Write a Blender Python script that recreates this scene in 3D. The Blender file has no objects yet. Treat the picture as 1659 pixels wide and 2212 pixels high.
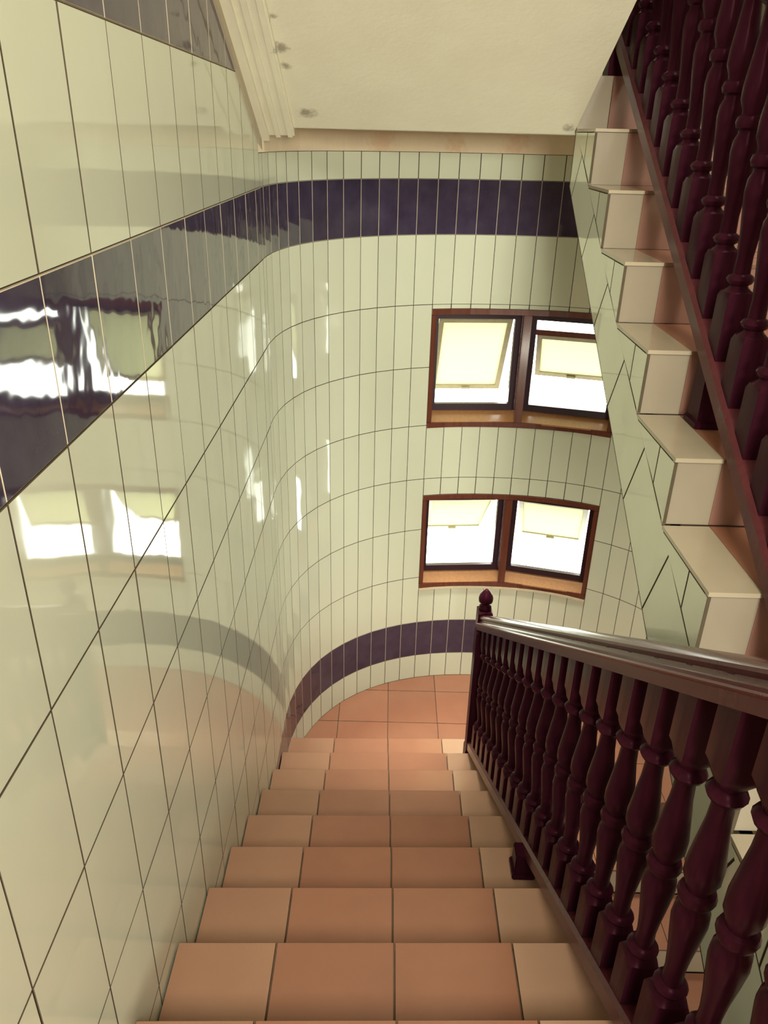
import bpy, bmesh, math, random
from mathutils import Vector, Matrix

random.seed(7)
scene = bpy.context.scene
COL = scene.collection

# ---------------------------------------------------------------- units
# all lengths below are in half-metres (the distance of the viewer from the left wall), eye at the origin
S = 0.5
Z0 = 9.94                      # depth of the lowest floor below the eye
def W(p):
    return Vector((p[0]*S, p[1]*S, (p[2]+Z0)*S))

# ---------------------------------------------------------------- camera
cam_d = bpy.data.cameras.new('camera')
cam = bpy.data.objects.new('camera', cam_d)
COL.objects.link(cam)
F, CX, CY = 1664.0, 829.5, 1106.0
vd = Vector((745-CX, -(4500-CY), -F)).normalized()     # vertical vanishing point
up = -vd
fw = Vector((850-CX, -(290-CY), -F))                    # vanishing point of the flight
fw = (fw - fw.dot(up)*up).normalized()
rt = fw.cross(up)
m = Matrix((rt, fw, up)).to_4x4()
m.translation = W((0, 0, 0))
cam.matrix_world = m
cam_d.sensor_fit = 'HORIZONTAL'
cam_d.sensor_width = 36.0
cam_d.lens = 36.0*F/1659.0
cam_d.clip_start = 0.02
scene.camera = cam

# ---------------------------------------------------------------- world and added fill lights
scene.view_settings.view_transform = 'Standard'
scene.view_settings.look = 'None'
scene.view_settings.gamma = 1.0
scene.view_settings.use_curve_mapping = False
scene.view_settings.exposure = 0.0
world = bpy.data.worlds.new('overcast_sky')
scene.world = world
world.use_nodes = True
bg = world.node_tree.nodes['Background']
bg.inputs['Color'].default_value = (0.95, 1.0, 0.86, 1)
bg.inputs['Strength'].default_value = 10.0

def area_lamp(name, loc, target, sx, sy, power, col, spread=180):
    d = bpy.data.lights.new(name, 'AREA')
    d.shape = 'RECTANGLE'; d.size = sx*S; d.size_y = sy*S
    d.energy = power; d.color = col; d.spread = math.radians(spread)
    o = bpy.data.objects.new(name, d); COL.objects.link(o)
    o.location = W(loc)
    o.rotation_euler = (W(target)-W(loc)).to_track_quat('-Z', 'Y').to_euler()
    return o
area_lamp('hall_back_fill', (1.2, -7.6, 0.9), (0.5, 4.0, -1.0), 2.8, 1.8, 290, (1.0, 0.97, 0.80))  # unseen fill added behind the viewer, brightens ceiling and far wall
area_lamp('hall_top_fill', (0.7, -3.2, 3.3), (0.6, 3.4, -3.2), 2.8, 2.0, 70, (1.0, 0.97, 0.80), 130)  # added fill from above the hall for the treads, no fitting there
area_lamp('stairwell_fill', (2.4, 3.6, 5.6), (2.2, 4.6, 0), 1.6, 1.6, 40, (1.0, 0.97, 0.80))  # fill added high over the rising flight, out of view
area_lamp('landing_fill', (1.15, 6.8, 0.02), (1.15, 6.8, -4), 2.2, 0.7, 12, (1.0, 0.95, 0.78), 48)  # hidden fill added under the upper slab to brighten the landing
area_lamp('lower_hall_fill', (2.4, -0.8, -4.0), (2.4, 4.5, -7.0), 1.6, 1.2, 42, (1.0, 0.95, 0.78))  # added fill for the lower flight, not a known lamp

# ---------------------------------------------------------------- materials
def new_mat(name):
    mt = bpy.data.materials.new(name); mt.use_nodes = True
    nt = mt.node_tree
    b = nt.nodes['Principled BSDF']
    return mt, nt, b
def srgb(r, g, b):
    f = lambda c: (c/255/12.92) if c/255 <= 0.04045 else ((c/255+0.055)/1.055)**2.4
    return (f(r), f(g), f(b), 1)
def noise(nt, scale, detail=3, rough=0.5, vec=None, obj=True):
    n = nt.nodes.new('ShaderNodeTexNoise')
    n.inputs['Scale'].default_value = scale
    n.inputs['Detail'].default_value = detail
    n.inputs['Roughness'].default_value = rough
    if vec: nt.links.new(vec, n.inputs['Vector'])
    return n
def ramp(nt, fac, stops):
    r = nt.nodes.new('ShaderNodeValToRGB')
    e = r.color_ramp.elements
    while len(e) < len(stops): e.new(0.5)
    for i, (p, c) in enumerate(stops):
        e[i].position = p; e[i].color = c
    nt.links.new(fac, r.inputs['Fac'])
    return r
def geo_pos(nt):
    return nt.nodes.new('ShaderNodeNewGeometry').outputs['Position']

def tile_mat(name, c1, c2, scale, rough, wave=0.0, wscale=14, per_tile=0.06, coat=0.0, spec=0.5):
    mt, nt, b = new_mat(name)
    pos = geo_pos(nt)
    n = noise(nt, scale, 4, 0.55, pos)
    r = ramp(nt, n.outputs['Fac'], [(0.3, c1), (0.7, c2)])
    oi = nt.nodes.new('ShaderNodeObjectInfo')
    mr = nt.nodes.new('ShaderNodeMapRange')
    mr.inputs['To Min'].default_value = 1-per_tile; mr.inputs['To Max'].default_value = 1+per_tile*0.4
    nt.links.new(oi.outputs['Random'], mr.inputs['Value'])
    mx = nt.nodes.new('ShaderNodeMix'); mx.data_type = 'RGBA'; mx.blend_type = 'MULTIPLY'
    mx.inputs['Factor'].default_value = 1
    nt.links.new(r.outputs['Color'], mx.inputs[6]); nt.links.new(mr.outputs['Result'], mx.inputs[7])
    nt.links.new(mx.outputs[2], b.inputs['Base Color'])
    b.inputs['Roughness'].default_value = rough
    b.inputs['Specular IOR Level'].default_value = spec
    b.inputs['Coat Weight'].default_value = coat
    b.inputs['Coat Roughness'].default_value = rough*0.6
    if wave:
        n2 = noise(nt, wscale, 1, 0.4, pos)
        bp = nt.nodes.new('ShaderNodeBump')
        bp.inputs['Strength'].default_value = 1.0; bp.inputs['Distance'].default_value = wave
        nt.links.new(n2.outputs['Fac'], bp.inputs['Height'])
        nt.links.new(bp.outputs['Normal'], b.inputs['Normal'])
        nt.links.new(bp.outputs['Normal'], b.inputs['Coat Normal'])
    return mt
def plain_mat(name, c, rough=0.6, spec=0.5):
    mt, nt, b = new_mat(name)
    n = noise(nt, 30, 3, 0.5, geo_pos(nt))
    lo = (c[0]*0.86, c[1]*0.86, c[2]*0.86, 1)
    r = ramp(nt, n.outputs['Fac'], [(0.3, lo), (0.7, c)])
    nt.links.new(r.outputs['Color'], b.inputs['Base Color'])
    b.inputs['Roughness'].default_value = rough
    b.inputs['Specular IOR Level'].default_value = spec
    return mt

M = {}
M['white'] = tile_mat('glazed_cream_tile', (0.73, 0.765, 0.61, 1), (0.75, 0.785, 0.63, 1), 3, 0.045, 0.0006, 9, 0.04, 0.15)
M['navy'] = tile_mat('glazed_navy_tile', (0.046, 0.034, 0.070, 1), (0.072, 0.056, 0.100, 1), 12, 0.05, 0.0008, 16, 0.10, 0.15)
M['grout_dark'] = plain_mat('dirty_grout', (0.10, 0.078, 0.052, 1), 0.9, 0.1)
M['grout_light'] = plain_mat('pale_grout', (0.60, 0.52, 0.40, 1), 0.9, 0.1)
M['terracotta'] = tile_mat('terracotta_floor_tile', (0.33, 0.143, 0.090, 1), (0.365, 0.162, 0.10, 1), 5, 0.22, 0.0003, 10, 0.08, 0.25)
M['cream'] = tile_mat('cream_border_tile', (0.41, 0.345, 0.25, 1), (0.44, 0.37, 0.27, 1), 5, 0.16, 0.0003, 10, 0.05, 0.25)
M['pink'] = tile_mat('pinkish_shaded_riser_tile', (0.25, 0.125, 0.098, 1), (0.28, 0.14, 0.11, 1), 5, 0.14, 0.0003, 10, 0.05, 0.25)  # pinkish tile, with rail shade and red reflection darkened into its colour
M['tan'] = tile_mat('tan_border_tile', (0.42, 0.245, 0.165, 1), (0.45, 0.27, 0.185, 1), 5, 0.2, 0.0003, 10, 0.05, 0.25)
M['edge'] = tile_mat('shaded_riser_border_tile', (0.30, 0.252, 0.192, 1), (0.325, 0.275, 0.21, 1), 5, 0.16, 0.0003, 10, 0.05, 0.25)  # cream border darkened, shade of the upright faces put into the colour
M['wall_sheen'] = tile_mat('wall_sheen_terracotta_tile', (0.38, 0.195, 0.125, 1), (0.415, 0.22, 0.142, 1), 5, 0.2, 0.0003, 10, 0.05, 0.25)  # terracotta lightened to stand in for the left wall's reflection
M['concrete'] = plain_mat('step_mortar', (0.20, 0.12, 0.08, 1), 0.9, 0.1)
M['sash'] = plain_mat('cream_sash_paint', (0.40, 0.36, 0.22, 1), 0.45)
M['sill'] = plain_mat('pale_sill_mortar', (0.72, 0.64, 0.45, 1), 0.7)
M['rawplaster'] = None

def wood_mat(name, c1, c2, rough, coat, spec=0.5, tint=(1, 1, 1, 1)):
    mt, nt, b = new_mat(name)
    tc = nt.nodes.new('ShaderNodeTexCoord')
    mp = nt.nodes.new('ShaderNodeMapping'); mp.inputs['Scale'].default_value = (60, 60, 4)
    nt.links.new(tc.outputs['Object'], mp.inputs['Vector'])
    n = noise(nt, 1.0, 4, 0.6, mp.outputs['Vector'])
    r = ramp(nt, n.outputs['Fac'], [(0.3, c1), (0.7, c2)])
    nt.links.new(r.outputs['Color'], b.inputs['Base Color'])
    b.inputs['Roughness'].default_value = rough
    b.inputs['Coat Weight'].default_value = coat
    b.inputs['Specular IOR Level'].default_value = spec
    b.inputs['Specular Tint'].default_value = tint
    b.inputs['Coat Roughness'].default_value = 0.12
    return mt
M['wood'] = wood_mat('varnished_dark_mahogany', (0.022, 0.0040, 0.0100, 1), (0.038, 0.0068, 0.0130, 1), 0.28, 0.0, 0.07, (1.0, 0.38, 0.50, 1))
M['rail'] = wood_mat('varnished_mahogany_rail', (0.060, 0.013, 0.018, 1), (0.085, 0.018, 0.021, 1), 0.26, 0.12, 0.22, (1.0, 0.55, 0.58, 1))
M['winwood'] = wood_mat('varnished_window_wood', (0.12, 0.035, 0.022, 1), (0.17, 0.05, 0.028, 1), 0.25, 0.5)
M['ledge'] = wood_mat('skylit_ledge_wood', (0.42, 0.20, 0.09, 1), (0.50, 0.25, 0.11, 1), 0.3, 0.4)  # sky light on the ledge put into a paler wood colour
M['windark'] = plain_mat('backlit_casement', (0.035, 0.012, 0.022, 1), 0.4)  # backlit darkness of the casement put into its colour

def plaster_mat(name, base, stains, stain_col, rough=0.75):
    mt, nt, b = new_mat(name)
    pos = geo_pos(nt)
    n = noise(nt, 6, 5, 0.6, pos)
    r = ramp(nt, n.outputs['Fac'], [(0.25, (base[0]*0.93, base[1]*0.92, base[2]*0.90, 1)), (0.75, base)])
    last = r.outputs['Color']
    for (c, rad) in stains:                    # scuffs and damp marks at their own places
        v = nt.nodes.new('ShaderNodeVectorMath'); v.operation = 'DISTANCE'
        nt.links.new(pos, v.inputs[0]); v.inputs[1].default_value = W(c)
        n2 = noise(nt, 38, 4, 0.7, pos)
        ad = nt.nodes.new('ShaderNodeMath'); ad.operation = 'MULTIPLY_ADD'
        nt.links.new(n2.outputs['Fac'], ad.inputs[0]); ad.inputs[1].default_value = rad*S*1.9
        nt.links.new(v.outputs['Value'], ad.inputs[2])
        mr = nt.nodes.new('ShaderNodeMapRange')
        mr.inputs['From Min'].default_value = rad*S*1.15; mr.inputs['From Max'].default_value = rad*S*1.8
        mr.inputs['To Min'].default_value = 0.75; mr.inputs['To Max'].default_value = 0
        nt.links.new(ad.outputs[0], mr.inputs['Value'])
        mx = nt.nodes.new('ShaderNodeMix'); mx.data_type = 'RGBA'
        nt.links.new(mr.outputs['Result'], mx.inputs['Factor'])
        nt.links.new(last, mx.inputs[6]); mx.inputs[7].default_value = stain_col
        last = mx.outputs[2]
    nt.links.new(last, b.inputs['Base Color'])
    b.inputs['Roughness'].default_value = rough
    bp = nt.nodes.new('ShaderNodeBump'); bp.inputs['Strength'].default_value = 0.25; bp.inputs['Distance'].default_value = 0.004
    n3 = noise(nt, 45, 4, 0.6, pos)
    nt.links.new(n3.outputs['Fac'], bp.inputs['Height']); nt.links.new(bp.outputs['Normal'], b.inputs['Normal'])
    return mt
M['plaster'] = plaster_mat('painted_plaster', (0.82, 0.79, 0.63, 1),
    [((-0.72, 5.55, 0.47), 0.07), ((-0.70, 5.72, 0.38), 0.05), ((-0.62, 6.2, 0.12), 0.09), ((-0.72, 5.3, 0.60), 0.04), ((1.28, 6.3, 0.06), 0.07)],
    (0.24, 0.20, 0.13, 1))
M['rawplaster'] = plaster_mat('bare_stained_plaster', (0.92, 0.77, 0.58, 1),
    [((-0.1, 8.0, -0.06), 0.20), ((0.6, 8.3, -0.09), 0.16), ((1.2, 8.35, -0.05), 0.2)], (0.80, 0.56, 0.38, 1))
M['greyplaster'] = plaster_mat('grey_cement_strip', (0.50, 0.43, 0.31, 1), [], (0, 0, 0, 1))

# frosted glass of the sashes
mt, nt, b = new_mat('frosted_glass')
nt.nodes.remove(b)
tr = nt.nodes.new('ShaderNodeBsdfTranslucent'); tr.inputs['Color'].default_value = (0.56, 0.56, 0.42, 1)
df = nt.nodes.new('ShaderNodeBsdfDiffuse'); df.inputs['Color'].default_value = (0.30, 0.28, 0.20, 1)
ms = nt.nodes.new('ShaderNodeMixShader'); ms.inputs['Fac'].default_value = 0.25
nt.links.new(tr.outputs[0], ms.inputs[1]); nt.links.new(df.outputs[0], ms.inputs[2])
nt.links.new(ms.outputs[0], nt.nodes['Material Output'].inputs['Surface'])
M['frost'] = mt

# ---------------------------------------------------------------- helpers
def tagp(o, label=None, cat=None, group=None, kind=None):
    if label: o['label'] = label
    if cat: o['category'] = cat
    if group: o['group'] = group
    if kind: o['kind'] = kind
    return o
def link(o, parent=None):
    COL.objects.link(o)
    if parent is not None:
        o.parent = parent
        o.matrix_parent_inverse = Matrix.Identity(4)
    return o
def empty(name, loc):
    o = bpy.data.objects.new(name, None)
    o.empty_display_size = 0.1
    COL.objects.link(o)
    o.location = loc
    return o
class MB:
    """collects shapes given in scene units (half-metres, eye origin)"""
    def __init__(s): s.v = []; s.f = []; s.m = []
    def add(s, vs, fs, mi=0):
        k = len(s.v); s.v += [tuple(v) for v in vs]
        s.f += [tuple(i+k for i in f) for f in fs]; s.m += [mi]*len(fs)
    def hexa(s, p, mi=0):
        # p: 8 corners, bottom loop 0-3 then top loop 4-7
        s.add(p, [(3,2,1,0),(4,5,6,7),(0,1,5,4),(1,2,6,5),(2,3,7,6),(3,0,4,7)], mi)
    def box(s, x0, x1, y0, y1, z0, z1, mi=0):
        s.hexa([(x0,y0,z0),(x1,y0,z0),(x1,y1,z0),(x0,y1,z0),(x0,y0,z1),(x1,y0,z1),(x1,y1,z1),(x0,y1,z1)], mi)
    def prism(s, loop0, loop1, mi=0):
        n = len(loop0)
        s.add(list(loop0)+list(loop1), [tuple(range(n-1,-1,-1)), tuple(range(n,2*n))] +
              [(i,(i+1)%n,n+(i+1)%n,n+i) for i in range(n)], mi)
    def build(s, name, mats, parent=None, origin=None, smooth=False, bevel=0):
        me = bpy.data.meshes.new(name)
        if parent is not None:
            o0 = parent.matrix_world.translation if origin is None else origin
        else:
            if origin is None:
                vs = [W(v) for v in s.v]
                o0 = Vector((sum(v.x for v in vs)/len(vs), sum(v.y for v in vs)/len(vs), min(v.z for v in vs)))
            else: o0 = origin
        me.from_pydata([tuple(W(v)-o0) for v in s.v], [], s.f)
        for mt in (mats if isinstance(mats, (list, tuple)) else [mats]): me.materials.append(mt)
        for p, mi in zip(me.polygons, s.m): p.material_index = mi
        bm = bmesh.new(); bm.from_mesh(me)
        bmesh.ops.recalc_face_normals(bm, faces=bm.faces)
        if bevel: bmesh.ops.bevel(bm, geom=list(bm.edges), offset=bevel*S, segments=2, affect='EDGES', clamp_overlap=True)
        if smooth:
            for f in bm.faces: f.smooth = True
        bm.to_mesh(me); bm.free()
        o = bpy.data.objects.new(name, me)
        if parent is not None:
            link(o, parent)
            if origin is not None: o.location = o0-parent.matrix_world.translation
        else:
            o.location = o0; link(o)
        return o
def root(name, loc):
    o = empty(name, loc); bpy.context.view_layer.update(); return o

TT = 0.016                                   # tile thickness
GR = 0.0045                                  # depth of the joints below the tile faces
_cache = {}
EDGE = {M['white'].name: M['grout_dark'], M['navy'].name: M['grout_light'], M['terracotta'].name: M['concrete'], M['tan'].name: M['concrete'], M['wall_sheen'].name: M['concrete']}
def poly_tile_mesh(poly, t, mat, cham=0.0022, key=None):
    """chamfered slab over a convex polygon (half-metres, local x/z plane, front at +y = t)"""
    k = (mat.name, t, key if key else tuple((round(a,4), round(b,4)) for a, b in poly))
    if k in _cache: return _cache[k]
    n = len(poly)
    cx = sum(p[0] for p in poly)/n; cz = sum(p[1] for p in poly)/n
    back = [(p[0]*S, 0, p[1]*S) for p in poly]
    mid = [(p[0]*S, (t-cham*0.5)*S, p[1]*S) for p in poly]
    fr = []
    for p in poly:
        d = math.hypot(p[0]-cx, p[1]-cz) or 1
        q = max(0.0, 1-cham*1.3/d)
        fr.append(((cx+(p[0]-cx)*q)*S, t*S, (cz+(p[1]-cz)*q)*S))
    vs = back+mid+fr
    fs = [tuple(range(2*n, 3*n))]
    for i in range(n):
        j = (i+1) % n
        fs.append((i, j, n+j, n+i)); fs.append((n+i, n+j, 2*n+j, 2*n+i))
    me = bpy.data.meshes.new('tile'); me.from_pydata(vs, [], fs); me.materials.append(mat)
    me.materials.append(EDGE.get(mat.name, mat))          # unglazed, grubby edges
    for p in me.polygons[1:]: p.material_index = 1
    bm = bmesh.new(); bm.from_mesh(me); bmesh.ops.recalc_face_normals(bm, faces=bm.faces)
    # open at the back: make sure the front face looks along +y
    ff = max(bm.faces, key=lambda f: f.calc_center_median().y)
    if ff.normal.y < 0: bmesh.ops.reverse_faces(bm, faces=bm.faces)
    bm.to_mesh(me); bm.free()
    _cache[k] = me
    return me
def put_tile(name, poly, mat, origin, X, N, parent, t=TT, tilt=0.0012, key=None):
    """poly in the local plane (X right, Z = X x N), placed at origin (half-metres), facing N"""
    X = Vector(X).normalized(); N = Vector(N).normalized(); Zv = X.cross(N)
    me = poly_tile_mesh(poly, t, mat, key=key)
    o = bpy.data.objects.new(name, me)
    mtx = Matrix((X, N, Zv)).transposed().to_4x4()
    if tilt:
        mtx = mtx @ Matrix.Rotation(random.uniform(-tilt, tilt), 4, 'X') @ Matrix.Rotation(random.uniform(-tilt, tilt), 4, 'Z')
    mtx.translation = W(origin)
    link(o, parent)
    o.matrix_parent_inverse = Matrix.Identity(4)
    pw = PW[parent.name]
    o.matrix_basis = Matrix.Translation(-pw) @ mtx
    return o
PW = {}                                       # world position of each parent
def reg(o, pos=None):
    PW[o.name] = Vector(pos) if pos is not None else o.location.copy()
    return o
def rect(w, h): return [(-w/2, 0), (w/2, 0), (w/2, h), (-w/2, h)]

# ---------------------------------------------------------------- plan of the curved end wall
XC, YC, AX, BY, PN = 1.25, 6.3, 2.25, 2.05, 2.25
fine = []
for i in range(2001):
    a = math.pi - math.pi*i/2000
    c, s_ = math.cos(a), math.sin(a)
    fine.append((XC+AX*math.copysign(abs(c)**(2/PN), c), YC+BY*abs(s_)**(2/PN)))
arc = [0]
for i in range(2000): arc.append(arc[-1]+math.dist(fine[i], fine[i+1]))
def at_arc(s_):
    s_ = max(0, min(arc[-1], s_))
    lo, hi = 0, 2000
    while hi-lo > 1:
        md = (lo+hi)//2
        if arc[md] <= s_: lo = md
        else: hi = md
    q = (s_-arc[lo])/max(1e-9, arc[hi]-arc[lo])
    return (fine[lo][0]+(fine[hi][0]-fine[lo][0])*q, fine[lo][1]+(fine[hi][1]-fine[lo][1])*q)
def arc_of_x(x):
    return min(range(2001), key=lambda i: abs(fine[i][0]-x) + (0 if fine[i][1] > YC+0.2 else 5))
WX0, WX1 = 0.455, 2.50
s0, s1 = arc[arc_of_x(WX0)], arc[arc_of_x(WX1)]
NW = 10
ds = (s1-s0)/NW
cuts = [s0+ds*i for i in range(NW+1)]
while cuts[0]-ds > 0.06: cuts.insert(0, cuts[0]-ds)
while cuts[-1]+ds < arc[-1]-0.06: cuts.append(cuts[-1]+ds)
cuts = [0]+cuts+[arc[-1]]
first_win = min(range(len(cuts)), key=lambda i: abs(cuts[i]-s0))
PTS = [at_arc(c) for c in cuts]
def normal_at(i):                             # into the stairwell, at plan point i
    a = PTS[max(0, i-1)]; b_ = PTS[min(len(PTS)-1, i+1)]
    tx, ty = b_[0]-a[0], b_[1]-a[1]; l = math.hypot(tx, ty)
    return (ty/l, -tx/l)
NRM = [normal_at(i) for i in range(len(PTS))]
NRM[0] = (1, 0); NRM[-1] = (-1, 0)
def offp(i, d):                               # d > 0 into the stairwell
    return (PTS[i][0]+NRM[i][0]*d, PTS[i][1]+NRM[i][1]*d)

# ---------------------------------------------------------------- levels
RISE = 0.345
FLOOR = -3.044; LAND = -6.494; LAND2 = 0.413; BASE = -9.94; TOP = 7.0
ROWS = [7.0, 1.53, 0.855, 0.335, -0.382, -0.902, -1.60, -2.275, -2.945, -3.605, -4.27, -4.94, -5.61, -6.13, LAND]
BANDS = {(0.855, 0.335), (-0.382, -0.902), (-5.61, -6.13)}
WINDOWS = [(-1.645, -2.97), (-3.82, -5.09), (2.2, 3.5)]
WINDOWS = [(max(a, b), min(a, b)) for a, b in WINDOWS]

# ---------------------------------------------------------------- curved far wall
mb = MB()
zc = sorted(set(ROWS+[BASE]+[z for w in WINDOWS for z in w]), reverse=True)
def row_mat(z):
    return 1 if any(b <= z <= a for a, b in BANDS) else 0
for i in range(len(PTS)-1):
    inwin = first_win <= i < first_win+NW
    for zt, zb in zip(zc, zc[1:]):
        zm = (zt+zb)/2
        if inwin and any(b < zm < a for a, b in WINDOWS): continue
        a0, a1 = offp(i, -GR), offp(i+1, -GR); b0, b1 = offp(i, -0.42), offp(i+1, -0.42)
        mb.hexa([(*a0, zb), (*a1, zb), (*b1, zb), (*b0, zb), (*a0, zt), (*a1, zt), (*b1, zt), (*b0, zt)], row_mat(zm))
wall_far = tagp(mb.build('wall_far', [M['grout_dark'], M['grout_light']]), 'curved far wall of cream and navy glazed tiles around the half landing', None, None, 'structure')
reg(wall_far)
for i in range(len(PTS)-1):
    inwin = first_win <= i < first_win+NW
    p, q = Vector((*PTS[i], 0)), Vector((*PTS[i+1], 0))
    w = (q-p).length
    X = (p-q).normalized(); mid = (p+q)/2
    N = Vector((0, 0, 1)).cross(X)            # X x N = Z
    if N.dot(Vector((XC, YC-1, 0))-mid) < 0: X = -X; N = -N
    for zt, zb in zip(ROWS[3:], ROWS[4:]):
        zt = min(zt, -0.145)
        if zt <= zb: continue
        pieces = [(zt, zb)]
        if inwin:
            for a, b in WINDOWS:
                nxt = []
                for t_, b_ in pieces:
                    if t_ > a: nxt.append((t_, max(b_, a)))
                    if b_ < b: nxt.append((min(t_, b), b_))
                    if a <= b_ or b >= t_:
                        if (t_, b_) not in nxt: nxt.append((t_, b_))
                pieces = [x for x in set(nxt) if x[0]-x[1] > 0.02]
        band = (zt, zb) in BANDS
        jg = 0.0075 if (i-first_win) % 2 == 0 else 0.003
        for t_, b_ in pieces:
            h = t_-b_-0.0016
            o = put_tile('band_tile' if band else 'wall_tile', rect(round(w-jg, 3), round(h, 3)), M['navy'] if band else M['white'],
                         (mid.x-N.x*TT, mid.y-N.y*TT, b_+0.002), X, N, wall_far, tilt=0.0010)

# ---------------------------------------------------------------- left wall
LY0 = -8.0
mb = MB()
for zt, zb in zip(ROWS+[BASE], (ROWS+[BASE])[1:]):
    mb.box(-1.42, -1-GR, LY0, YC, zb, zt, row_mat((zt+zb)/2))
wall_left = reg(tagp(mb.build('wall_left', [M['grout_dark'], M['grout_light']]), 'straight left wall of tall cream tiles with navy bands beside the flight', None, None, 'structure'))
cols = [2.258+0.425*i for i in range(-6, 10)]+[YC]
LROWS = [1.53, 0.855, 0.335, -0.382, -0.902, -1.60, -2.285, -2.95, -3.61, -4.27, -4.94, -5.61, -6.13, LAND]
for c0, c1 in zip(cols, cols[1:]):
    ystair = c1
    ztread = FLOOR if ystair < 1.377 else max(LAND, -3.734-RISE*math.floor((c0-2.557)/0.59+1))
    for zt, zb in zip(LROWS, LROWS[1:]):
        if zt < ztread-0.75: continue
        if zb > 0.03+0.53*(6.385-c0)+0.1: continue
        band = any(abs(zt-a) < 0.01 and abs(zb-b) < 0.01 for a, b in BANDS)
        w = c1-c0
        put_tile('band_tile' if band else 'wall_tile', rect(round(w-random.choice((0.005, 0.008, 0.010)), 3), round(zt-zb-0.006, 3)),
                 M['navy'] if band else M['white'], (-1-TT, (c0+c1)/2, zb+0.003), (0, -1, 0), (1, 0, 0), wall_left, tilt=0.0012)

# ---------------------------------------------------------------- right wall
mb = MB()
for zt, zb in zip(ROWS+[BASE], (ROWS+[BASE])[1:]):
    mb.box(3.5+GR, 3.92, LY0, YC, zb, zt, row_mat((zt+zb)/2))
wall_right = reg(tagp(mb.build('wall_right', [M['grout_dark'], M['grout_light']]), 'right side wall of cream tiles behind the rising flight', None, None, 'structure'))
cols_r = [0.9+0.45*i for i in range(12)]+[YC]
RROWS = [2.9, 2.2, 1.53, 0.855, 0.335, -0.382, -0.902, -1.60, -2.275, -2.945, -3.605, -4.27, -4.94, -5.61, -6.13, -6.8, -7.47, -8.14]
for c0, c1 in zip(cols_r, cols_r[1:]):
    for zt, zb in zip(RROWS, RROWS[1:]):
        znose = 0.068+0.571*(c0-5.72)
        zlow = LAND-RISE*max(0, (6.2-c1)/0.61)
        if not (zt > znose-0.5 and zb < znose+2.9 or zt > zlow-0.6 and zb < zlow+1.0): continue
        band = any(abs(zt-a) < 0.01 and abs(zb-b) < 0.01 for a, b in BANDS)
        put_tile('band_tile' if band else 'wall_tile', rect(round(c1-c0-0.006, 3), round(zt-zb-0.006, 3)),
                 M['navy'] if band else M['white'], (3.5+TT, (c0+c1)/2, zb+0.003), (0, 1, 0), (-1, 0, 0), wall_right)

# back wall, hall floor, roof (behind and above the viewer)
mb = MB(); mb.box(-1.42, 3.92, LY0-0.4, LY0, BASE, TOP)
tagp(mb.build('wall_back', M['plaster']), 'plain plaster wall behind the viewer', None, None, 'structure')
mb = MB(); mb.box(-1.42, 3.92, LY0-0.4, 8.9, TOP, TOP+0.3)
tagp(mb.build('ceiling_roof', M['plaster']), 'roof slab over the stairwell', None, None, 'structure')

# ---------------------------------------------------------------- landing floor with clipped tiles
def clip(poly, planes):
    for (nx, ny, d) in planes:                # keep nx*x+ny*y <= d
        out = []
        for i in range(len(poly)):
            a, b_ = poly[i], poly[(i+1) % len(poly)]
            da, db = nx*a[0]+ny*a[1]-d, nx*b_[0]+ny*b_[1]-d
            if da <= 0: out.append(a)
            if da*db < 0:
                q = da/(da-db); out.append((a[0]+(b_[0]-a[0])*q, a[1]+(b_[1]-a[1])*q))
        poly = out
        if len(poly) < 3: return []
    return poly
planes = []
for i in range(len(PTS)-1):
    a, b_ = PTS[i], PTS[i+1]
    tx, ty = b_[0]-a[0], b_[1]-a[1]; l = math.hypot(tx, ty)
    nx, ny = -ty/l, tx/l
    planes.append((nx, ny, nx*a[0]+ny*a[1]))
SK = 0.026                                     # the step edges run slightly out of square
def skew(x): return SK*(x+1)
NOSE_L = lambda k: 2.557+0.59*k
ZL = lambda k: -3.734-RISE*k
LX1 = 1.20                                     # open edge of the descending flight
EDGE_L, EDGE_R = NOSE_L(7), 6.20
FT = 0.02
mb = MB()
outl = [(-1, EDGE_L-0.02)]+[p for p in PTS if p[1] > EDGE_L]+[(3.5, EDGE_R)]+[(1.27, EDGE_R), (1.27, EDGE_L+skew(1.2))]
mb.prism([(x, y, LAND-0.36) for x, y in outl], [(x, y, LAND-FT) for x, y in outl])
landing = reg(tagp(mb.build('floor_landing', M['concrete']), 'terracotta tiled half landing along the curved wall', None, None, 'structure'))
XJ = [-1, -0.5, 0.11, 0.72, 1.33, 1.94, 2.55, 3.16, 3.5]
YJ = [EDGE_R, 6.78, 7.38, 7.98, 8.6]
YJL = [EDGE_L, 7.38, 7.98, 8.6]
g = 0.0028
for x0, x1 in zip(XJ, XJ[1:]):
    yj = YJL if x1 <= 1.34 else YJ
    for y0, y1 in zip(yj, yj[1:]):
        ya, yb = y0, y0
        if y0 == EDGE_L: ya, yb = y0+skew(x0)+0.002, y0+skew(x1)+0.002
        poly = clip([(x0+g, ya+g), (x1-g, yb+g), (x1-g, y1-g), (x0+g, y1-g)], planes)
        if len(poly) < 3: continue
        cx = sum(p[0] for p in poly)/len(poly); cy = sum(p[1] for p in poly)/len(poly)
        # local plane: X = +x, N = +z -> Z = X x N = -y
        put_tile('floor_tile', [(p[0]-cx, -(p[1]-cy)) for p in poly][::-1], M['terracotta'], (cx, cy, LAND-FT), (1, 0, 0), (0, 0, 1), landing, t=FT, tilt=0)

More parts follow.
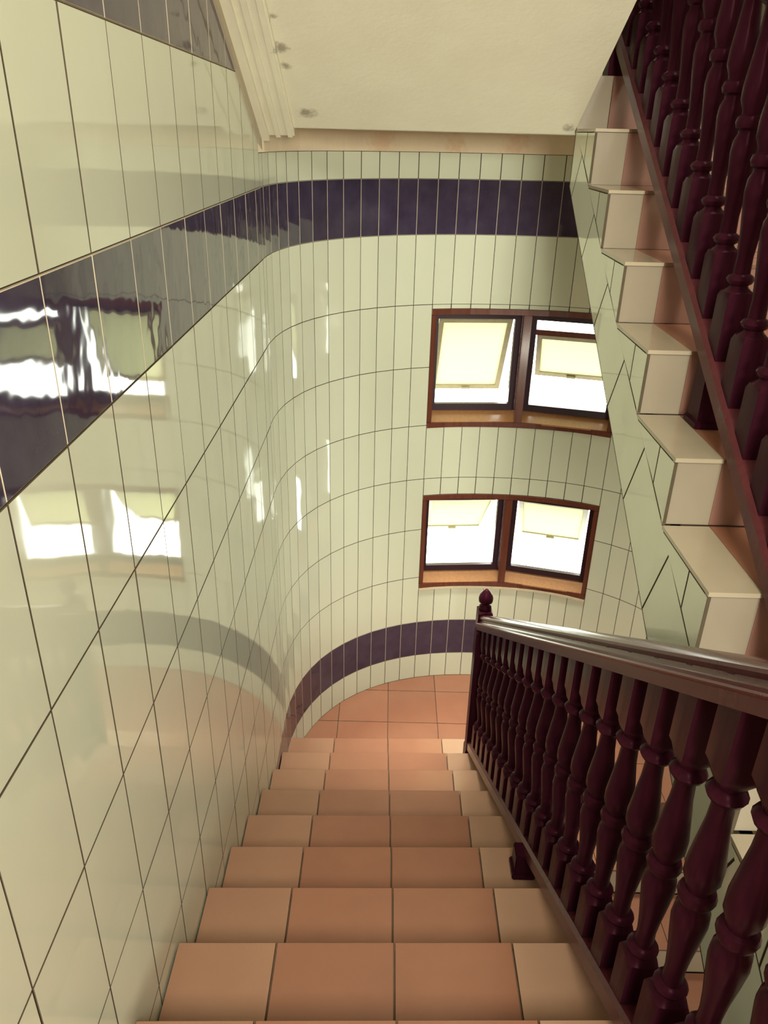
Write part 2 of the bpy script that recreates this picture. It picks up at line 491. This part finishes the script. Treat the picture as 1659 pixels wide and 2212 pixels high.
# hall floor where the viewer stands
HY1 = NOSE_L(-2)
mb = MB(); mb.box(-1, 1.27, LY0, HY1-0.03, FLOOR-0.4, FLOOR-FT); mb.box(1.27, 3.5, LY0, 0.9, FLOOR-0.4, FLOOR-FT)
hall = reg(tagp(mb.build('floor', M['terracotta']), 'terracotta tiled upper floor at the head of the flight', None, None, 'structure'))
for x0, x1 in zip(XJ, XJ[1:]):
    ye = HY1 if x1 < 1.3 else 0.9
    ys = [ye-0.61*i for i in range(0, 4)]
    for y1, y0 in zip(ys, ys[1:]):
        put_tile('floor_tile', [(-(x1-x0)/2+g, -(y1-y0)/2+g), ((x1-x0)/2-g, -(y1-y0)/2+g), ((x1-x0)/2-g, (y1-y0)/2-g), (-(x1-x0)/2+g, (y1-y0)/2-g)],
                 M['terracotta'], ((x0+x1)/2, (y0+y1)/2, FLOOR-FT), (1, 0, 0), (0, 0, 1), hall, t=FT, tilt=0)
mb = MB(); mb.box(-1.42, 3.92, LY0-0.4, 8.9, BASE-0.3, BASE)
tagp(mb.build('floor_lower', M['terracotta']), 'lowest floor below the stairs', None, None, 'structure')

# ---------------------------------------------------------------- flights
def flat_tile(name, poly, mat, z, parent):
    cx = sum(p[0] for p in poly)/len(poly); cy = sum(p[1] for p in poly)/len(poly)
    return put_tile(name, [(p[0]-cx, -(p[1]-cy)) for p in poly][::-1], mat, (cx, cy, z-FT), (1, 0, 0), (0, 0, 1), parent, t=FT, tilt=0.0006)

# 1: descending flight in front of the viewer
fl = reg(root('staircase', W((0.1, 4.3, LAND))))
tagp(fl, 'straight flight descending from the viewer with terracotta treads beside the left wall', 'staircase')
g = 0.0045
XT = [-0.998, -0.495, 0.108, 0.715, LX1]
for k in range(-1, 8):
    yn, yb, z = NOSE_L(k), NOSE_L(k-1), ZL(k)
    mb = MB()
    a = [(-0.995, yb+skew(-1)), (LX1, yb+skew(LX1)), (LX1, yn+skew(LX1)-0.03), (-0.995, yn+skew(-1)-0.03)]
    mb.prism([(x, y, z-0.62) for x, y in a], [(x, y, z-FT) for x, y in a])
    st = mb.build('step', M['concrete'], fl)
    PW[st.name] = PW[fl.name]
    for j, (x0, x1) in enumerate(zip(XT, XT[1:])):
        mat = (M['wall_sheen'], M['terracotta'], M['terracotta'], M['tan'])[j]
        flat_tile('tread_tile', [(x0+g, yb+skew(x0)+g), (x1-g, yb+skew(x1)+g), (x1-g, yn+skew(x1)), (x0+g, yn+skew(x0))], mat, z, st)
        # riser below the nose, facing the landing
        put_tile('riser_tile', rect(x1-x0-2*g, RISE-FT-0.002), M['pink'], ((x0+x1)/2, yn+skew((x0+x1)/2)-0.032, z-RISE), (1, SK, 0), (-SK, 1, 0), st, t=FT, tilt=0)

# 2: rising flight on the right
NOSE_R = [5.72, 5.168, 4.59, 3.943, 3.314, 2.704, 2.10, 1.50, 0.90]
ZR = lambda j: 0.068-RISE*j
RX0 = 1.34
fr_ = reg(root('staircase', W((2.4, 3.3, FLOOR))))
tagp(fr_, 'rising right flight of cream edged steps with tiled zigzag side', 'staircase')
XR = [RX0, 1.565, 2.21, 2.855, 3.492]
low_edge = lambda y: -0.34-0.62*(6.3-y)
for j, yn in enumerate(NOSE_R):
    z = ZR(j); yb = NOSE_R[j-1] if j else 6.324
    mb = MB()
    x0b = RX0+0.05
    a = [(yn+0.03, z-FT), (yb+0.03, z-FT), (yb+0.03, max(low_edge(yb), z-1.0)), (yn+0.03, max(low_edge(yn), z-RISE-0.8))]
    mb.prism([(x0b, y, zz) for y, zz in a], [(3.49, y, zz) for y, zz in a])
    st = mb.build('step', M['concrete'], fr_); PW[st.name] = PW[fr_.name]
    for q, (x0, x1) in enumerate(zip(XR, XR[1:])):
        gg = 0.0 if q == 0 else (0.0006 if q == 1 else 0.003)
        flat_tile('tread_tile', [(x0+gg, yn), (x1-0.0006, yn), (x1-0.0006, yb-0.002), (x0+gg, yb-0.002)], M['cream'] if q == 0 else M['terracotta'], z, st)
        put_tile('riser_tile', rect(x1-x0-gg-0.0006, RISE-FT-0.002), M['edge'] if q == 0 else M['pink'], ((x0+gg+x1)/2, yn+0.032, z-RISE), (-1, 0, 0), (0, -1, 0), st, t=FT, tilt=0)
    # the riser up to the upper landing belongs to the top step
    if j == 0:
        for q, (x0, x1) in enumerate(zip(XR, XR[1:])):
            put_tile('riser_tile', rect(x1-x0-0.004, RISE-0.002), M['edge'] if q == 0 else M['pink'], ((x0+x1)/2, yb+0.02, z), (-1, 0, 0), (0, -1, 0), st, t=FT, tilt=0)
# tiled side (stringer): sloping band plus two triangular pieces per step
mb = MB()
sl = [(6.324, LAND2)]
prof = []
for j, yn in enumerate(NOSE_R):
    yb = NOSE_R[j-1] if j else 6.324
    prof += [(yb, ZR(j)-0.02), (yn+0.02, ZR(j)-0.02)]
    prof.append((yn+0.02, ZR(j)-RISE-0.02))
yl = NOSE_R[-1]
poly = [(6.33, low_edge(6.33)), (6.33, ZR(0)-0.02)]+prof[1:]+[(yl+0.02, low_edge(yl+0.6))]
# built per step so that every piece stays convex
for j, yn in enumerate(NOSE_R):
    yb = NOSE_R[j-1] if j else 6.324
    a = [(yn+0.03, low_edge(yn)), (yb+0.03, low_edge(yb)), (yb+0.03, ZR(j)-0.02), (yn+0.03, ZR(j)-0.02)]
    mb.prism([(RX0+GR, y, z) for y, z in a], [(RX0+0.1, y, z) for y, z in a])
stg = mb.build('stringer', M['grout_dark'], fr_); PW[stg.name] = PW[fr_.name]
def inset(poly, d):
    n = len(poly)
    area = sum(poly[i][0]*poly[(i+1) % n][1]-poly[(i+1) % n][0]*poly[i][1] for i in range(n))
    sg = 1 if area > 0 else -1
    lines = []
    for i in range(n):
        a, b_ = poly[i], poly[(i+1) % n]
        tx, ty = b_[0]-a[0], b_[1]-a[1]; l = math.hypot(tx, ty)
        nx, ny = -ty/l*sg, tx/l*sg
        lines.append((a[0]+nx*d, a[1]+ny*d, tx/l, ty/l))
    out = []
    for i in range(n):
        x1, y1, ux, uy = lines[i-1]; x2, y2, vx, vy = lines[i]
        det = ux*vy-uy*vx
        t = ((x2-x1)*vy-(y2-y1)*vx)/det
        out.append((x1+ux*t, y1+uy*t))
    return out
def side_tile(name, poly, mat, parent):
    # poly in (y, z); plane faces -x: X = -y?  X x N = Z with N = -x -> X = +y
    cy = sum(p[0] for p in poly)/len(poly); cz = sum(p[1] for p in poly)/len(poly)
    pl = inset([(p[0]-cy, p[1]-cz) for p in poly], 0.0042)
    return put_tile(name, pl, mat, (RX0+TT, cy, cz), (0, 1, 0), (-1, 0, 0), parent, t=TT, tilt=0.0008)
inner = lambda y: None
def inner_z(y):                                # line through the inner corners of the zigzag
    pts = [(NOSE_R[j-1] if j else 6.324, ZR(j)) for j in range(len(NOSE_R))]
    for (ya, za), (yb_, zb_) in zip(pts, pts[1:]):
        if yb_ <= y <= ya: return zb_+(za-zb_)*(y-yb_)/(ya-yb_)
    if y > pts[0][0]: return pts[0][1]+0.6*(y-pts[0][0])
    return pts[-1][1]-0.57*(pts[-1][0]-y)
for j, yn in enumerate(NOSE_R):
    yb = NOSE_R[j-1] if j else 6.324
    z = ZR(j); zn = inner_z(yn)
    yj = yn+0.22
    zj = zn+(z-zn)*(yj-yn)/(yb-yn)
    side_tile('stringer_tile', [(yn, zn), (yj, zj), (yj, z-0.021), (yn, z-0.021)], M['white'], stg)
    side_tile('stringer_tile', [(yj, zj), (yb, z-0.021), (yj, z-0.021)], M['white'], stg)
jy = [6.60-0.572*i for i in range(0, 11)]
for a0, a1 in zip(jy, jy[1:]):
    # joints lean square to the slope
    t0, t1 = min(a0-0.0, 6.32), min(a1, 6.32)
    if t1 < 0.95: break
    b0, b1 = a0+0.19, a1+0.19
    b0 = min(b0, 6.32)
    side_tile('stringer_tile', [(t1, inner_z(t1)), (b1, low_edge(b1)), (b0, low_edge(b0)), (t0, inner_z(t0))], M['white'], stg)

# 3: lower flight, returning below the rising one
NOSE_D = [6.20, 5.60, 4.97, 4.35, 3.74, 3.13, 2.52, 1.91]
fd = reg(root('staircase', W((2.4, 4.0, BASE))))
tagp(fd, 'lower flight of terracotta treads going down behind the near balusters', 'staircase')
XD = [1.27, 1.72, 2.33, 2.94, 3.492]
for i in range(1, len(NOSE_D)):
    yn, yb, z = NOSE_D[i], NOSE_D[i-1], LAND-RISE*i
    mb = MB(); mb.box(1.27, 3.49, yn+0.03, yb+0.03, z-0.7, z-FT)
    st = mb.build('step', M['concrete'], fd); PW[st.name] = PW[fd.name]
    for q, (x0, x1) in enumerate(zip(XD, XD[1:])):
        flat_tile('tread_tile', [(x0+0.003, yn), (x1-0.003, yn), (x1-0.003, yb-0.003), (x0+0.003, yb-0.003)], M['terracotta'], z, st)
        put_tile('riser_tile', rect(x1-x0-0.006, RISE-FT-0.002), M['cream'], ((x0+x1)/2, yb+0.032, z), (-1, 0, 0), (0, -1, 0), st, t=FT, tilt=0)

# ---------------------------------------------------------------- soffit of the flight above and upper landing slab
mb = MB()
sof = lambda y: 0.03+0.53*(6.385-y)
a = [(6.385, 0.03), (-0.35, sof(-0.35)), (-0.35, sof(-0.35)+0.55), (6.385, LAND2)]
mb.prism([(-1, y, z) for y, z in a], [(1.335, y, z) for y, z in a])
out2 = [(-1, 6.385)]+[p for p in PTS if p[1] > 6.385]+[(3.5, 6.385)]
mb.prism([(x, y, 0.03) for x, y in out2], [(x, y, LAND2) for x, y in out2])
ceiling = tagp(mb.build('ceiling', M['plaster']), 'sloping painted underside of the flight above', None, None, 'structure')

# plaster moulding where the soffit meets the left wall
t1 = reg(root('trim_1', W((-0.9, 4.0, 0.5))))
tagp(t1, 'ridged plaster moulding between sloping ceiling and left wall', None, None, 'structure')
def sloped(x0, x1, d0, d1, name, mat, ya=6.42, yb=0.5):
    mb = MB()
    a = [(x0, d0), (x1, d0), (x1, d1), (x0, d1)]
    mb.prism([(x, ya, sof(ya)+d) for x, d in a], [(x, yb, sof(yb)+d) for x, d in a])
    return mb.build(name, mat, t1)
sloped(-1.0, -0.985, -0.150, 0.03, 'wall_strip', M['greyplaster'])
sloped(-0.985, -0.74, -0.035, 0.03, 'cove', M['plaster'])
sloped(-0.985, -0.93, -0.075, -0.035, 'ridge', M['plaster'])
sloped(-0.88, -0.845, -0.050, -0.035, 'ridge', M['plaster'])
sloped(-0.79, -0.755, -0.048, -0.035, 'ridge', M['plaster'])
# bare plaster strip at the head of the curved wall
mb = MB()
for i in range(len(PTS)-1):
    a0, a1 = offp(i, 0.02 if i else -0.004), offp(i+1, 0.02); b0, b1 = offp(i, -TT), offp(i+1, -TT)
    mb.hexa([(*a0, -0.142), (*a1, -0.142), (*b1, -0.142), (*b0, -0.142), (*a0, 0.03), (*a1, 0.03), (*b1, 0.03), (*b0, 0.03)])
tagp(mb.build('trim_2', M['rawplaster']), 'bare stained plaster strip above the topmost tiles of the curved wall', None, None, 'structure')

# ---------------------------------------------------------------- windows
def make_window(name, zt, zb, label, sashes):
    i0, i1 = first_win, first_win+NW
    im = i0+NW//2
    rt_ = root(name, W((*PTS[im], zb)))
    PW[rt_.name] = rt_.location.copy()
    tagp(rt_, label, None, None, 'structure')
    fw_ = 0.058
    def rail(nm, z0, z1, d0, d1, mat):
        mb = MB()
        for i in range(i0, i1):
            a0, a1 = offp(i, d1), offp(i+1, d1); b0, b1 = offp(i, d0), offp(i+1, d0)
            mb.hexa([(*a0, z0), (*a1, z0), (*b1, z0), (*b0, z0), (*a0, z1), (*a1, z1), (*b1, z1), (*b0, z1)])
        return mb.build(nm, mat, rt_)
    rail('head', zt-fw_, zt, -0.30, 0.018, M['winwood'])
    rail('sill', zb, zb+fw_, -0.30, 0.022, M['winwood'])
    def post(nm, i, sgn, w):
        # upright following the wall normal at plan point i; sgn 0 = centred
        px, py = PTS[i]; n = Vector((*NRM[i], 0)); t = Vector((-n.y, n.x, 0))
        if t.x < 0: t = -t
        lo, hi = (-w/2, w/2) if sgn == 0 else ((0, w) if sgn > 0 else (-w, 0))
        mb = MB()
        c = [(lo, 0.016), (hi, 0.016), (hi, -0.30), (lo, -0.30)]
        pts = [(px+t.x*u+n.x*d, py+t.y*u+n.y*d) for u, d in c]
        mb.prism([(x, y, zb+fw_) for x, y in pts], [(x, y, zt-fw_) for x, y in pts])
        return mb.build(nm, M['winwood'], rt_, bevel=0.008)
    post('jamb', i0, 1, 0.052); post('jamb', i1, -1, 0.052); post('mullion', im, 0, 0.085)
    # flat casements set back between jambs and mullion
    for h, (ia, ib) in enumerate(((i0, im), (im, i1))):
        wa = 0.052 if ia == i0 else 0.043; wb = 0.052 if ib == i1 else 0.043
        A = Vector((*offp(ia, -0.15), 0)); B = Vector((*offp(ib, -0.15), 0))
        d = (B-A).normalized(); A = A+d*wa; B = B-d*wb
        L = (B-A).length
        n = Vector((d.y, -d.x, 0))                # into the stairwell
        z0, z1 = zb+fw_+0.10, zt-fw_
        cw = 0.075
        def slab(u0, u1, za, zb_, d0, d1, nm, mat, par, mb=None):
            own = mb is None
            mb = mb or MB()
            pts = [A+d*u0+n*d0, A+d*u1+n*d0, A+d*u1+n*d1, A+d*u0+n*d1]
            mb.hexa([(p.x, p.y, za) for p in pts]+[(p.x, p.y, zb_) for p in pts])
            return mb.build(nm, mat, par) if own else None
        # wooden ledge in front of the casement
        mb = MB()
        pts = [A-d*0.02+n*0.13, B+d*0.02+n*0.13, B+d*0.02-n*0.06, A-d*0.02-n*0.06]
        mb.hexa([(p.x, p.y, zb+fw_-0.01) for p in pts]+[(pts[0].x, pts[0].y, zb+fw_+0.006), (pts[1].x, pts[1].y, zb+fw_+0.006),
                 (pts[2].x, pts[2].y, z0+0.004), (pts[3].x, pts[3].y, z0+0.004)])
        mb.build('ledge', M['ledge'], rt_)
        mb = MB()
        slab(0, cw, z0, z1, -0.06, 0.0, '', None, None, mb); slab(L-cw, L, z0, z1, -0.06, 0.0, '', None, None, mb)
        slab(cw, L-cw, z0, z0+cw, -0.06, 0.0, '', None, None, mb); slab(cw, L-cw, z1-cw, z1, -0.06, 0.0, '', None, None, mb)
        cas = mb.build('casement', M['windark'], rt_)
        drop, ang, length = sashes[h]
        u0, u1 = cw+0.012, L-cw-0.012
        zt_ = z1-cw-drop
        if drop > 0.05:
            slab(cw, L-cw, zt_-0.005, zt_+0.055, -0.06, -0.02, 'transom', M['winwood'], rt_)
        # top-hung sash swung outwards
        hinge = A-n*0.07
        ca, sa = math.cos(math.radians(ang)), math.sin(math.radians(ang))
        def P(u, v, w):                            # v down the sash, w through it
            q = hinge+d*u-n*(v*sa)+n*(w*ca)
            return (q.x, q.y, zt_-v*ca-w*sa)
        def bar(mb, ua, ub, va, vb, wa_=-0.02, wb_=0.02):
            mb.hexa([P(ua, va, wa_), P(ub, va, wa_), P(ub, vb, wa_), P(ua, vb, wa_), P(ua, va, wb_), P(ub, va, wb_), P(ub, vb, wb_), P(ua, vb, wb_)])
        sw = 0.055
        mb = MB()
        bar(mb, u0, u0+sw, 0, length); bar(mb, u1-sw, u1, 0, length)
        bar(mb, u0+sw, u1-sw, 0, sw); bar(mb, u0+sw, u1-sw, length-sw, length)
        sh = mb.build('sash', M['sash'], rt_)
        mb = MB(); bar(mb, u0+sw, u1-sw, sw, length-sw, -0.004, 0.004)
        pn = mb.build('pane', M['frost'], sh, origin=rt_.location)
        pn.location = (0, 0, 0)
        mb = MB(); um = (u0+u1)/2
        bar(mb, um-0.05, um+0.05, length-sw*0.7, length-sw*0.3, 0.02, 0.045)
        hd = mb.build('handle', M['sash'], sh, origin=rt_.location); hd.location = (0, 0, 0)
    return rt_
make_window('window_1', *WINDOWS[0], 'upper mahogany window with two outward tilted sashes in the curved wall', [(0.0, 24, 1.0), (0.16, 30, 0.62)])
make_window('window_2', *WINDOWS[1], 'lower mahogany window with two outward tilted sashes above the newel post', [(0.0, 42, 0.98), (0.0, 38, 0.95)])
make_window('added_window', *WINDOWS[2], 'unseen extra window above the upper landing, added to let in light', [(0.0, 30, 1.0), (0.0, 30, 1.0)])  # out of view, added as an extra source of daylight
mb = MB()
for i in range(first_win, first_win+NW):
    a0, a1 = offp(i, 0.03), offp(i+1, 0.03); b0, b1 = offp(i, 0.0), offp(i+1, 0.0)
    z1 = WINDOWS[1][1]
    mb.hexa([(*a0, z1-0.03), (*a1, z1-0.03), (*b1, z1-0.03), (*b0, z1-0.03), (*a0, z1), (*a1, z1), (*b1, z1), (*b0, z1)])
tagp(mb.build('trim_3', M['sill']), 'pale mortar ledge under the lower window', None, None, 'structure')

# ---------------------------------------------------------------- balustrades
def lathe_rows(prof, n):
    vs, fs = [], []
    for z, r in prof:
        for i in range(n):
            a = 2*math.pi*(i+0.5)/n
            vs.append((r*math.cos(a), r*math.sin(a), z))
    for k in range(len(prof)-1):
        for i in range(n):
            j = (i+1) % n
            fs.append((k*n+i, k*n+j, (k+1)*n+j, (k+1)*n+i))
    return vs, fs
def sq_round(prof, n=16):
    """prof rows: (z, half width, squareness 0..1)"""
    vs, fs = [], []
    for z, r, q in prof:
        for i in range(n):
            a = 2*math.pi*i/n+math.pi/4
            c, s_ = math.cos(a), math.sin(a)
            k = 1/max(abs(c), abs(s_))
            rad = r*((1-q)+q*k)
            vs.append((rad*c, rad*s_, z))
    for k in range(len(prof)-1):
        for i in range(n):
            j = (i+1) % n
            fs.append((k*n+i, k*n+j, (k+1)*n+j, (k+1)*n+i))
    fs.append(tuple(range(n-1, -1, -1))); fs.append(tuple(range((len(prof)-1)*n, len(prof)*n)))
    return vs, fs
# one turned baluster of unit height (z 0..1), radii in half-metres
HB = 0.065
BPROF = [(-0.06, HB, 1), (0.15, HB, 1), (0.166, HB*0.98, 0.55), (0.178, HB*0.70, 0), (0.184, HB*0.62, 0), (0.190, HB*0.86, 0), (0.200, HB*0.98, 0), (0.210, HB*0.86, 0),
         (0.216, HB*0.60, 0), (0.26, HB*0.56, 0), (0.31, HB*0.66, 0), (0.37, HB*0.84, 0), (0.425, HB*0.98, 0), (0.455, HB*0.92, 0), (0.472, HB*0.70, 0), (0.480, HB*0.70, 0), (0.486, HB*0.92, 0),
         (0.500, HB*1.02, 0), (0.514, HB*0.92, 0), (0.520, HB*0.70, 0), (0.530, HB*0.72, 0), (0.555, HB*0.96, 0), (0.59, HB*0.97, 0), (0.65, HB*0.80, 0), (0.71, HB*0.62, 0), (0.765, HB*0.55, 0),
         (0.772, HB*0.62, 0), (0.778, HB*0.88, 0), (0.790, HB*1.02, 0), (0.802, HB*0.86, 0), (0.808, HB*0.66, 0), (0.818, HB*0.76, 0), (0.838, HB*0.99, 0.5), (0.85, HB, 1), (1.06, HB, 1)]
BH = 1.55
vs, fs = sq_round([(z*BH, r, q) for z, r, q in BPROF], 16)
bal_me = bpy.data.meshes.new('baluster')
bal_me.from_pydata([(x*S, y*S, z*S) for x, y, z in vs], [], fs)
bal_me.materials.append(M['wood'])
for p in bal_me.polygons: p.use_smooth = True
bal_me.set_sharp_from_angle(angle=math.radians(38))

def sweep(name, prof, A, B, mat, parent, smooth=True):
    """prof (u across, v up) swept from A to B (half-metres), v kept vertical"""
    A, B = Vector(A), Vector(B)
    d = B-A; hd = Vector((d.x, d.y, 0)).normalized()
    u = Vector((hd.y, -hd.x, 0))
    mb = MB()
    n = len(prof)
    l0 = [A+u*p[0]+Vector((0, 0, p[1])) for p in prof]; l1 = [B+u*p[0]+Vector((0, 0, p[1])) for p in prof]
    mb.prism([tuple(v) for v in l0], [tuple(v) for v in l1])
    o = mb.build(name, mat, parent)
    if smooth:
        for p in o.data.polygons: p.use_smooth = True
        o.data.set_sharp_from_angle(angle=math.radians(32))
    return o
half = [(0.062, 0), (0.088, 0.004), (0.090, 0.060), (0.096, 0.066), (0.098, 0.074), (0.092, 0.082), (0.074, 0.088), (0.062, 0.100), (0.058, 0.114), (0.064, 0.126), (0.070, 0.136), (0.068, 0.150), (0.052, 0.163), (0.025, 0.170)]
HAND = half+[(-x, y) for x, y in half[::-1]]
RW, RH = 0.085, 0.120
RAILP = [(RW-0.012, 0), (RW, 0.012), (RW, RH-0.02), (RW-0.02, RH), (-RW+0.02, RH), (-RW, RH-0.02), (-RW, 0.012), (-RW+0.012, 0)]

def newel(parent, x, y, z0, z1, w=0.072):
    prof = [(z0, w*1.12, 1), (z0+0.30, w*1.12, 1), (z0+0.33, w, 1), (z1-0.24, w, 1), (z1-0.22, w*0.8, 0.4), (z1-0.20, w*0.98, 1), (z1, w*0.98, 1), (z1+0.015, w*0.85, 0.6)]
    vs, fs = sq_round([(z, r, q) for z, r, q in prof], 16)
    mb = MB(); mb.add([(x+v[0], y+v[1], v[2]) for v in vs], fs)
    o = mb.build('newel_post', M['wood'], parent)
    for p in o.data.polygons: p.use_smooth = True
    o.data.set_sharp_from_angle(angle=math.radians(35))
    fp = [(z1+0.005, w*0.55, 0), (z1+0.03, w*0.85, 0), (z1+0.055, w*0.80, 0), (z1+0.075, w*0.48, 0), (z1+0.09, w*0.50, 0), (z1+0.105, w*0.92, 0), (z1+0.14, w*0.98, 0), (z1+0.18, w*0.82, 0), (z1+0.215, w*0.5, 0), (z1+0.24, w*0.16, 0)]
    vs, fs = sq_round(fp, 16)
    mb = MB(); mb.add([(x+v[0], y+v[1], v[2]) for v in vs], fs)
    f = mb.build('finial', M['wood'], o, origin=parent.location); f.location = (0, 0, 0)
    for p in f.data.polygons: p.use_smooth = True
    return o
def lerp_line(A, B, y):
    q = (y-A[1])/(B[1]-A[1])
    return tuple(A[i]+(B[i]-A[i])*q for i in range(3))

def balustrade(label, railA, railB, handA, handB, y0, y1, step):
    """rail / hand: centre-bottom lines of bottom rail and handrail, given by two points"""
    r = root('balustrade', W(lerp_line(railA, railB, (y0+y1)/2)))
    tagp(r, label, 'balustrade')
    sweep('bottom_rail', RAILP, lerp_line(railA, railB, y0), lerp_line(railA, railB, y1), M['rail'], r)
    sweep('handrail', HAND, lerp_line(handA, handB, y0), lerp_line(handA, handB, y1), M['rail'], r)
    return r
def balusters(r, railA, railB, handA, handB, ys):
    for y in ys:
        p = lerp_line(railA, railB, y); q = lerp_line(handA, handB, y)
        o = bpy.data.objects.new('baluster', bal_me)
        link(o, r)
        b0 = p[2]+RH; h = q[2]-b0
        o.location = W((p[0], y, b0))-r.location
        o.scale = (1, 1, h/BH)

# left balustrade, on the descending flight (left faces of the rails measured; centres lie to the right)
rA, rB = (1.0+RW, 1.949, -3.298), (0.93+RW, 6.40, -5.93)
hA, hB = (1.0+0.085, 1.621, -1.208-0.165), (0.93+0.085, 6.02, -4.007-0.165)
bl = balustrade('dark mahogany balustrade of turned balusters on the descending flight', rA, rB, hA, hB, 0.92, 6.22, 0)
balusters(bl, rA, rB, hA, hB, [6.22-0.2-0.2495*i for i in range(21)])
newel(bl, 0.998, 6.28, ZL(7), -4.11)
newel(bl, 1.09, 0.86, FLOOR, -0.55)
mb = MB(); yc = 3.60; zr = lerp_line(rA, rB, yc)
mb.box(0.985-0.065, 0.985+0.065, yc-0.065, yc+0.065, ZL(2), zr[2]+0.05)
mb.box(0.985-0.078, 0.985+0.078, yc-0.078, yc+0.078, ZL(2), ZL(2)+0.05)
mb.build('support_post', M['wood'], bl, bevel=0.008)

# right balustrade, on the rising flight
rA, rB = (1.55+RW, 2.62, -1.70), (1.55+RW, 6.17, 0.466)
hA, hB = (1.55+RW, 2.62, -1.70+1.80), (1.55+RW, 6.17, 0.466+1.80)
br = balustrade('dark mahogany balustrade of turned balusters on the rising right flight', rA, rB, hA, hB, 0.85, 6.40, 0)
balusters(br, rA, rB, hA, hB, [6.22-0.2495*i for i in range(21)])
newel(br, 1.61, 6.46, LAND2, 2.55)
newel(br, 1.61, 0.80, FLOOR, -0.85)
mb = MB(); yc = 3.80; zr = lerp_line(rA, rB, yc)
mb.box(1.65-0.075, 1.65+0.075, yc-0.075, yc+0.075, ZR(4), zr[2]+0.05)
mb.box(1.65-0.088, 1.65+0.088, yc-0.088, yc+0.088, ZR(4), ZR(4)+0.04)
mb.build('support_post', M['wood'], br, bevel=0.008)
